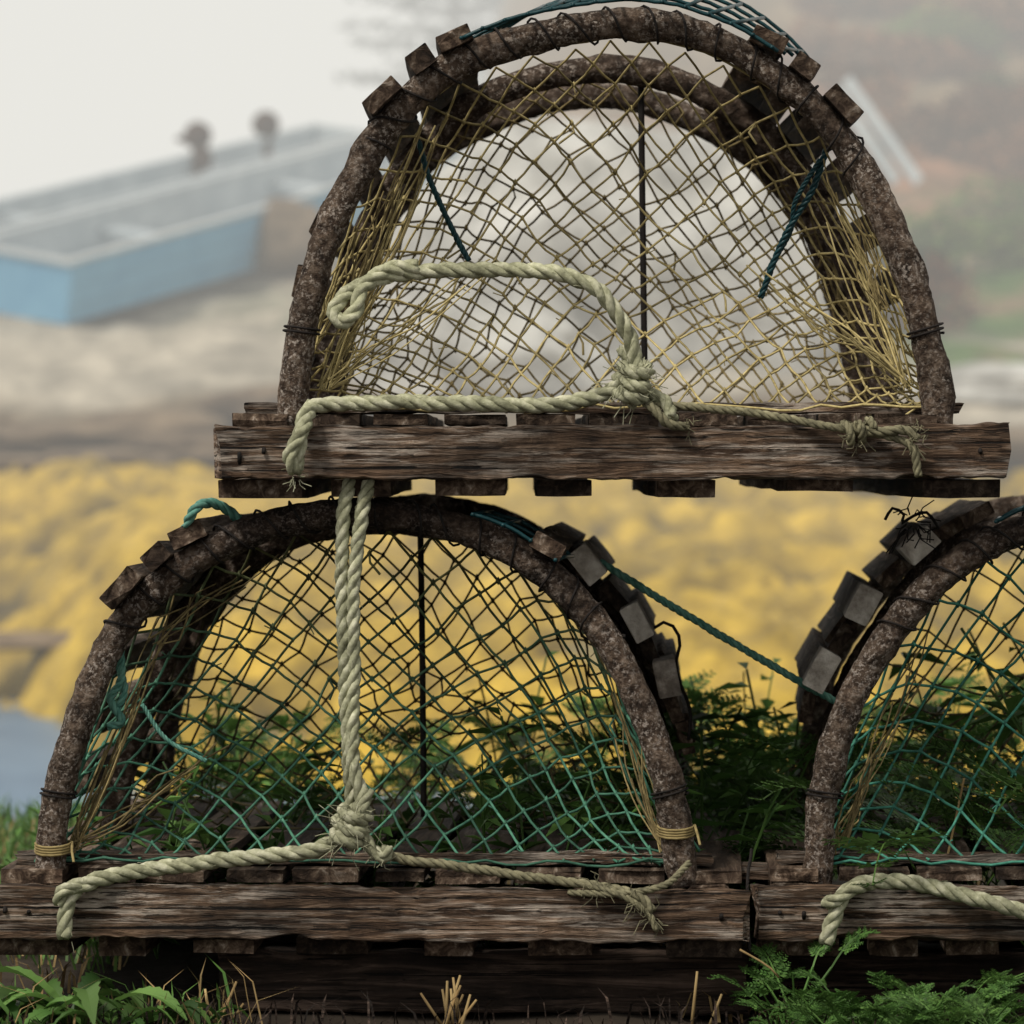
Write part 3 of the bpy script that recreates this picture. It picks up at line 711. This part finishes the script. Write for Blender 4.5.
# ---------------------------------------------------------------- near plants
def frond(mb,base,d,ln,droop):
    up=Vector((0,0,1)); d=d.normalized(); pts=[]
    for i in range(9):
        t=i/8; pts.append(base+d*ln*t+up*(-droop*ln*t*t)+Vector((0,0,ln*.15*math.sin(t*2.5))))
    mb.tube(pts,.0007,3,False)
    sd=d.cross(up).normalized()
    for i in range(2,9):
        t=i/8; pl=ln*.42*(1-(t-.2)**1.2*.95)*U(.8,1.1)
        for sg in (1,-1):
            pd=(sd*sg+d*.65+up*U(-.25,.2)).normalized(); tn=d.cross(pd).normalized(); sn=pd.cross(tn)
            p0=pts[i]; mb.tube([p0,p0+pd*pl],.0004,3,False)
            kk=6
            for j in range(1,kk+1):
                q=p0+pd*pl*j/kk; l2=pl*.34*(1.15-j/kk*.8)
                for s2 in (1,-1):
                    e=(sn*s2+pd*.8+tn*U(-.3,.3)).normalized()*l2; w2=(pd-e.normalized()*.5)*l2*.32
                    b0=len(mb.v); mb.v+=[q,q+e*.5+w2,q+e,q+e*.5-w2]; mb.f.append((b0,b0+1,b0+2,b0+3))
def fern(sd,m,k=8,h=.16,up=1.0):
    random.seed(sd); mb=MB()
    for i in range(k):
        a=U(0,6.28); el=U(.5,1.6)*up; st=h*U(.35,.9)
        d=Vector((math.cos(a),math.sin(a),el)).normalized(); p=d*st
        mb.tube([Vector((0,0,-.02)),p*.5+Vector((0,0,.005)),p],.0009,4,False)
        frond(mb,p,Vector((d.x,d.y,d.z*.55)),h*U(.5,.85),U(.1,.5))
    me=bpy.data.meshes.new('plant'); me.from_pydata([tuple(v) for v in mb.v],[],mb.f); me.materials.append(m); return me
def rosette(sd,m,k=9,ln=.13,wd=.011,upr=.7,ser=.2):
    random.seed(sd); mb=MB()
    for i in range(k):
        a=2*math.pi*i/k+U(-.3,.3); d=Vector((math.cos(a),math.sin(a),0)); s_=Vector((-d.y,d.x,0)); l=ln*U(.6,1.15); el=U(.35,1.2)*upr; b0=len(mb.v); n_=20; tw=U(-.5,.5); wf=U(.75,1.2)
        for j in range(n_+1):
            t=j/n_; prof=math.sin(math.pi*min(1,t**1.25*.97+.02))**.9
            w_=wf*wd*prof*(1+(ser if j%2 else -ser)*(1 if t<.9 else 0))+.0007
            c=d*l*t*(1-.12*t)+s_*l*.22*tw*t*t+Vector((0,0,l*(el*1.5*t-el*1.25*t*t)))
            sv=s_*math.cos(tw*t)+Vector((0,0,1))*math.sin(tw*t)
            mb.v+=[c+sv*w_+Vector((0,0,w_*.45)),c,c-sv*w_+Vector((0,0,w_*.45))]
        for j in range(n_):
            q=b0+j*3; mb.f+=[(q,q+1,q+4,q+3),(q+1,q+2,q+5,q+4)]
    me=bpy.data.meshes.new('plant'); me.from_pydata([tuple(v) for v in mb.v],[],mb.f); me.materials.append(m)
    return me
def leafy(sd,m,h=.16):
    random.seed(sd); mb=MB()
    for s_ in range(5):
        a=U(0,6.28); tip=Vector((math.cos(a)*h*.4,math.sin(a)*h*.4,h*U(.6,1.1))); pts=[tip*t+Vector((0,0,h*.12*math.sin(t*3))) for t in (0,.25,.5,.75,1)]
        mb.tube(pts,.0010,4,False)
        for i in range(12):
            t=U(.1,1); p=tip*t+Vector((0,0,h*.12*math.sin(t*3))); b=U(0,6.28); d=Vector((math.cos(b),math.sin(b),U(-.2,.9))).normalized(); sdv=d.cross(Vector((0,0,1))).normalized(); l=U(.015,.045); w_=l*.16
            b0=len(mb.v); mb.v+=[p,p+d*l*.4+sdv*w_,p+d*l+Vector((0,0,-l*.3)),p+d*l*.4-sdv*w_]; mb.f+=[(b0,b0+1,b0+2),(b0,b0+2,b0+3)]
    me=bpy.data.meshes.new('plant'); me.from_pydata([tuple(v) for v in mb.v],[],mb.f); me.materials.append(m); return me
fG=[fern(i,M_leaf,7,.15) for i in (1,2)]; fD=[fern(i,M_leafd,7,.15) for i in (3,4)]; fB=[fern(i,M_leafb if i==5 else M_leaf,9,.05,.9) for i in (5,6,15)]
lfD=[leafy(i,M_leafd) for i in (7,8)]+[leafy(9,M_leaf)]; lfG=[leafy(i,M_leafb) for i in (10,11)]
ro=[rosette(12,M_leaf,8,.12,.0085,.9,.14),rosette(13,M_leafb,8,.12,.0095,.9,.12),rosette(16,M_leafd,8,.11,.010,.9,.14)]+[rosette(14,M_leafd,9,.16,.009,1.4)]
random.seed(99)
def put(me,x,y,z,s_,name,lab,cat,grp):
    o=bpy.data.objects.new(name,me); o.location=(x,y,z); o.scale=(s_,s_,s_*U(.9,1.15)); o.rotation_euler=(U(-.12,.12),U(-.12,.12),U(0,6.28)); COL.objects.link(o); top(o,lab,cat,grp); return o
fl='feathery wild carrot plant growing among the traps'; ll='dark leafy weed growing through the trap floor'
for i in range(60):
    x=U(-.33,.20); y=U(.12,1.35)
    if y<.8: x=max(x,-.31)
    tl=.95+.3*(x+.33)/.53
    k=R()
    if k<.48: put(random.choice(lfD),x,y,.03,U(.6,1.2)*tl,'leafy_weed',ll,'weed','weeds among the traps')
    elif k<.66: put(ro[3],x,y,.04,U(.6,1.0)*tl,'broadleaf_weed','dark broad-leaved weed inside the trap','weed','rosette weeds')
    else: put(random.choice(fD+fG),x,y,.04,U(.65,1.1)*tl,'wild_carrot',fl,'plant','wild carrot plants')
for i in range(22):
    x=U(.16,.29); y=U(.10,1.3)
    if R()<.4: put(random.choice(lfD),x,y,.02,U(.9,1.4),'leafy_weed','dark leafy weed growing between two traps','weed','weeds among the traps')
    else: put(random.choice(fD+fG),x,y,.02,U(.75,1.3),'wild_carrot',fl,'plant','wild carrot plants')
for i in range(36):
    x=U(.28,.62); y=U(.1,1.3); tall=1+.7*max(0,(x-.34)/.3)
    if R()<.3: put(random.choice(lfD),x,y,.05,U(.7,1.1)*tall,'leafy_weed',ll,'weed','weeds among the traps')
    else: put(random.choice(fD+fG),x,y,.05,U(.65,1.1)*tall,'wild_carrot',fl,'plant','wild carrot plants')
for i in range(32):
    x=U(.205,.47); y=U(-.20,-.055); put(random.choice(fB),x,y,-.024+.02*R()+max(0,(x-.3))*.07,U(.6,1.25),'wild_carrot','bright feathery wild carrot in front of the trap base','plant','wild carrot plants')
for px,y,s_,k in [(95,-.10,1.0,1),(45,-.15,.85,0),(165,-.12,.75,2),(130,-.15,.7,0),(15,-.10,.8,2),(75,-.07,.9,2),(205,-.10,.5,0)]:
    put(ro[k],(px-512)/1200,y,-.003,s_*1.0,'broadleaf_weed','low lance-leaved green weed before the trap base','weed','rosette weeds')
for i in range(18):
    put(random.choice(lfG),U(-.50,-.38),U(.45,1.6),-.02,U(.4,.75),'leafy_weed','small green weed beside the trap','weed','weeds beside the traps')
def grass(rects,name,m,lab,hh=(.04,.1),w=.0012):
    mb=MB()
    for (x0,x1,y0,y1,k) in rects:
        for _ in range(k):
            x=U(x0,x1); y=U(y0,y1); h=U(*hh); a=U(0,6.28); ln=Vector((math.cos(a),math.sin(a),0))*h*U(.1,1.2); s_=Vector((math.sin(a),-math.cos(a),0))*w*U(.7,1.5)
            z=height(x,y); b0=len(mb.v); c=Vector((x,y,z))
            mb.v+=[c-s_,c+s_,c+ln*.35+Vector((0,0,h*.6))+s_*.8,c+ln*.35+Vector((0,0,h*.6))-s_*.8,c+ln+Vector((0,0,h*.8))]
            mb.f+=[(b0,b0+1,b0+2,b0+3),(b0+3,b0+2,b0+4)]
    o=mb.obj(name,m,None,False); o['kind']='stuff'; o['label']=lab; o['category']='grass'
random.seed(5)
grass([(-.7,-.36,.3,2.3,1300),(-.9,1.2,1.2,2.6,3000),(-.46,-.22,-.10,-.05,25)],'grass',M_leafb,'short green grass around the traps',(.03,.07))
grass([(-.7,-.36,.1,2.3,900),(-.9,1.2,1.2,2.6,700),(.14,.26,.0,.8,300)],'dry_grass',M_dry,'dry straw-coloured grass and litter on the soil',(.012,.04))
grass([(-.47,-.2,-.2,-.05,70)],'dry_grass_blades',M_dry,'long dry arching grass blades among weeds',(.03,.075),.0008)
grass([(-.48,-.2,-.25,-.05,260),(-.2,.2,-.2,-.05,120),(.2,.5,-.2,-.05,120)],'leaf_litter',M_beam,'dark dead stems and litter on the soil',(.012,.045),.001)
def stub(px,h,k):
    mb=MB()
    for i in range(k):
        b=W(px+U(-12,12),1030,-.07+U(-.01,.01)); t=Vector((U(-.02,.02),U(-.01,.01),h*U(.5,1)))
        mb.tube([b,b+t*.5,b+t],.0016,5,rf=lambda i,a,p:.0017*(1-.2*i))
    o=mb.obj('dry_stalk',M_dry); top(o,'cut dry plant stalks poking from the soil','plant stalk','dry stalks')
stub(450,.045,12); stub(699,.055,2); stub(215,.04,4)
mb=MB(); mb.tube(smooth([W(945,870,.1),W(958,810,.1),W(966,770,.1)],.01),.0013,4)
o=mb.obj('dry_stalk',M_dry); top(o,'single bent dry grass stem by the trap','plant stalk','dry stalks')
mb=MB(); mb.tube(smooth([W(740,950,-.06),W(770,968,-.06),W(784,985,-.06)],.01),.0011,4)
o=mb.obj('dry_stalk',M_dry); top(o,'short dry stem resting against the plank','plant stalk','dry stalks')

# ---------------------------------------------------------------- fog bank (homogeneous volume; its added emission stands in for scattered daylight)
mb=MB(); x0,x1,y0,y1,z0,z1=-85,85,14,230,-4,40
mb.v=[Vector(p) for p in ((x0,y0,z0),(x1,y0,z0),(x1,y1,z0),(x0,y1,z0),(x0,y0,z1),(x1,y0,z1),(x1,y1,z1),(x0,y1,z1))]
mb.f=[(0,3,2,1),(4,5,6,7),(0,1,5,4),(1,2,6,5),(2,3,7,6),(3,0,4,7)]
mf=bpy.data.materials.new('emissive_fog_volume'); mf.use_nodes=True; nt=mf.node_tree; nt.nodes.clear()
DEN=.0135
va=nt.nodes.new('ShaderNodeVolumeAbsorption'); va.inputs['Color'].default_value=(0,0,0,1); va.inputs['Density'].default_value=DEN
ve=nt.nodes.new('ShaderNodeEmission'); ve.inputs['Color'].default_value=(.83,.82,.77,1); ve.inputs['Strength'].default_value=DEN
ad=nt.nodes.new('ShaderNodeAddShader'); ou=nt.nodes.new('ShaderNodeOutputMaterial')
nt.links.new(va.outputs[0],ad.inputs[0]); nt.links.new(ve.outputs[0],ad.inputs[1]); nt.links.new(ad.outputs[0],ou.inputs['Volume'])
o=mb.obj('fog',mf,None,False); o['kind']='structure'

# ---------------------------------------------------------------- light
w=bpy.data.worlds.new('World'); S.world=w; w.use_nodes=True; nt=w.node_tree; N=nt.nodes; Lk=nt.links
bg=N['Background']; sky=N.new('ShaderNodeTexSky'); sky.sky_type='NISHITA'; sky.sun_disc=False
sky.sun_elevation=math.radians(52); sky.sun_rotation=math.radians(222); sky.air_density=1.0; sky.dust_density=4
hs=N.new('ShaderNodeHueSaturation'); hs.inputs['Saturation'].default_value=.12; Lk.new(sky.outputs[0],hs.inputs['Color'])
mx=N.new('ShaderNodeMix'); mx.data_type='RGBA'; mx.inputs[0].default_value=.7; mx.inputs[7].default_value=(8.8,8.5,7.9,1)
Lk.new(hs.outputs[0],mx.inputs[6]); Lk.new(mx.outputs[2],bg.inputs['Color']); bg.inputs['Strength'].default_value=.086
sl=bpy.data.lights.new('sun','SUN'); sl.energy=2.8; sl.angle=math.radians(10); sl.color=(1,.93,.82)
so=bpy.data.objects.new('sun',sl); COL.objects.link(so); so.rotation_euler=(math.radians(38),0,math.radians(-42))
# ---------------------------------------------------------------- camera
cam=bpy.data.cameras.new('camera'); co=bpy.data.objects.new('camera',cam); COL.objects.link(co)
cam.lens=168.75; cam.sensor_width=36; cam.clip_start=.1; cam.clip_end=1000
co.location=(0,-CD,EYE); co.rotation_euler=(math.radians(90)-math.atan((512-HY)/F),0,0)
cam.dof.use_dof=True; cam.dof.focus_distance=4.03; cam.dof.aperture_fstop=12
S.camera=co
S.view_settings.view_transform='Standard'
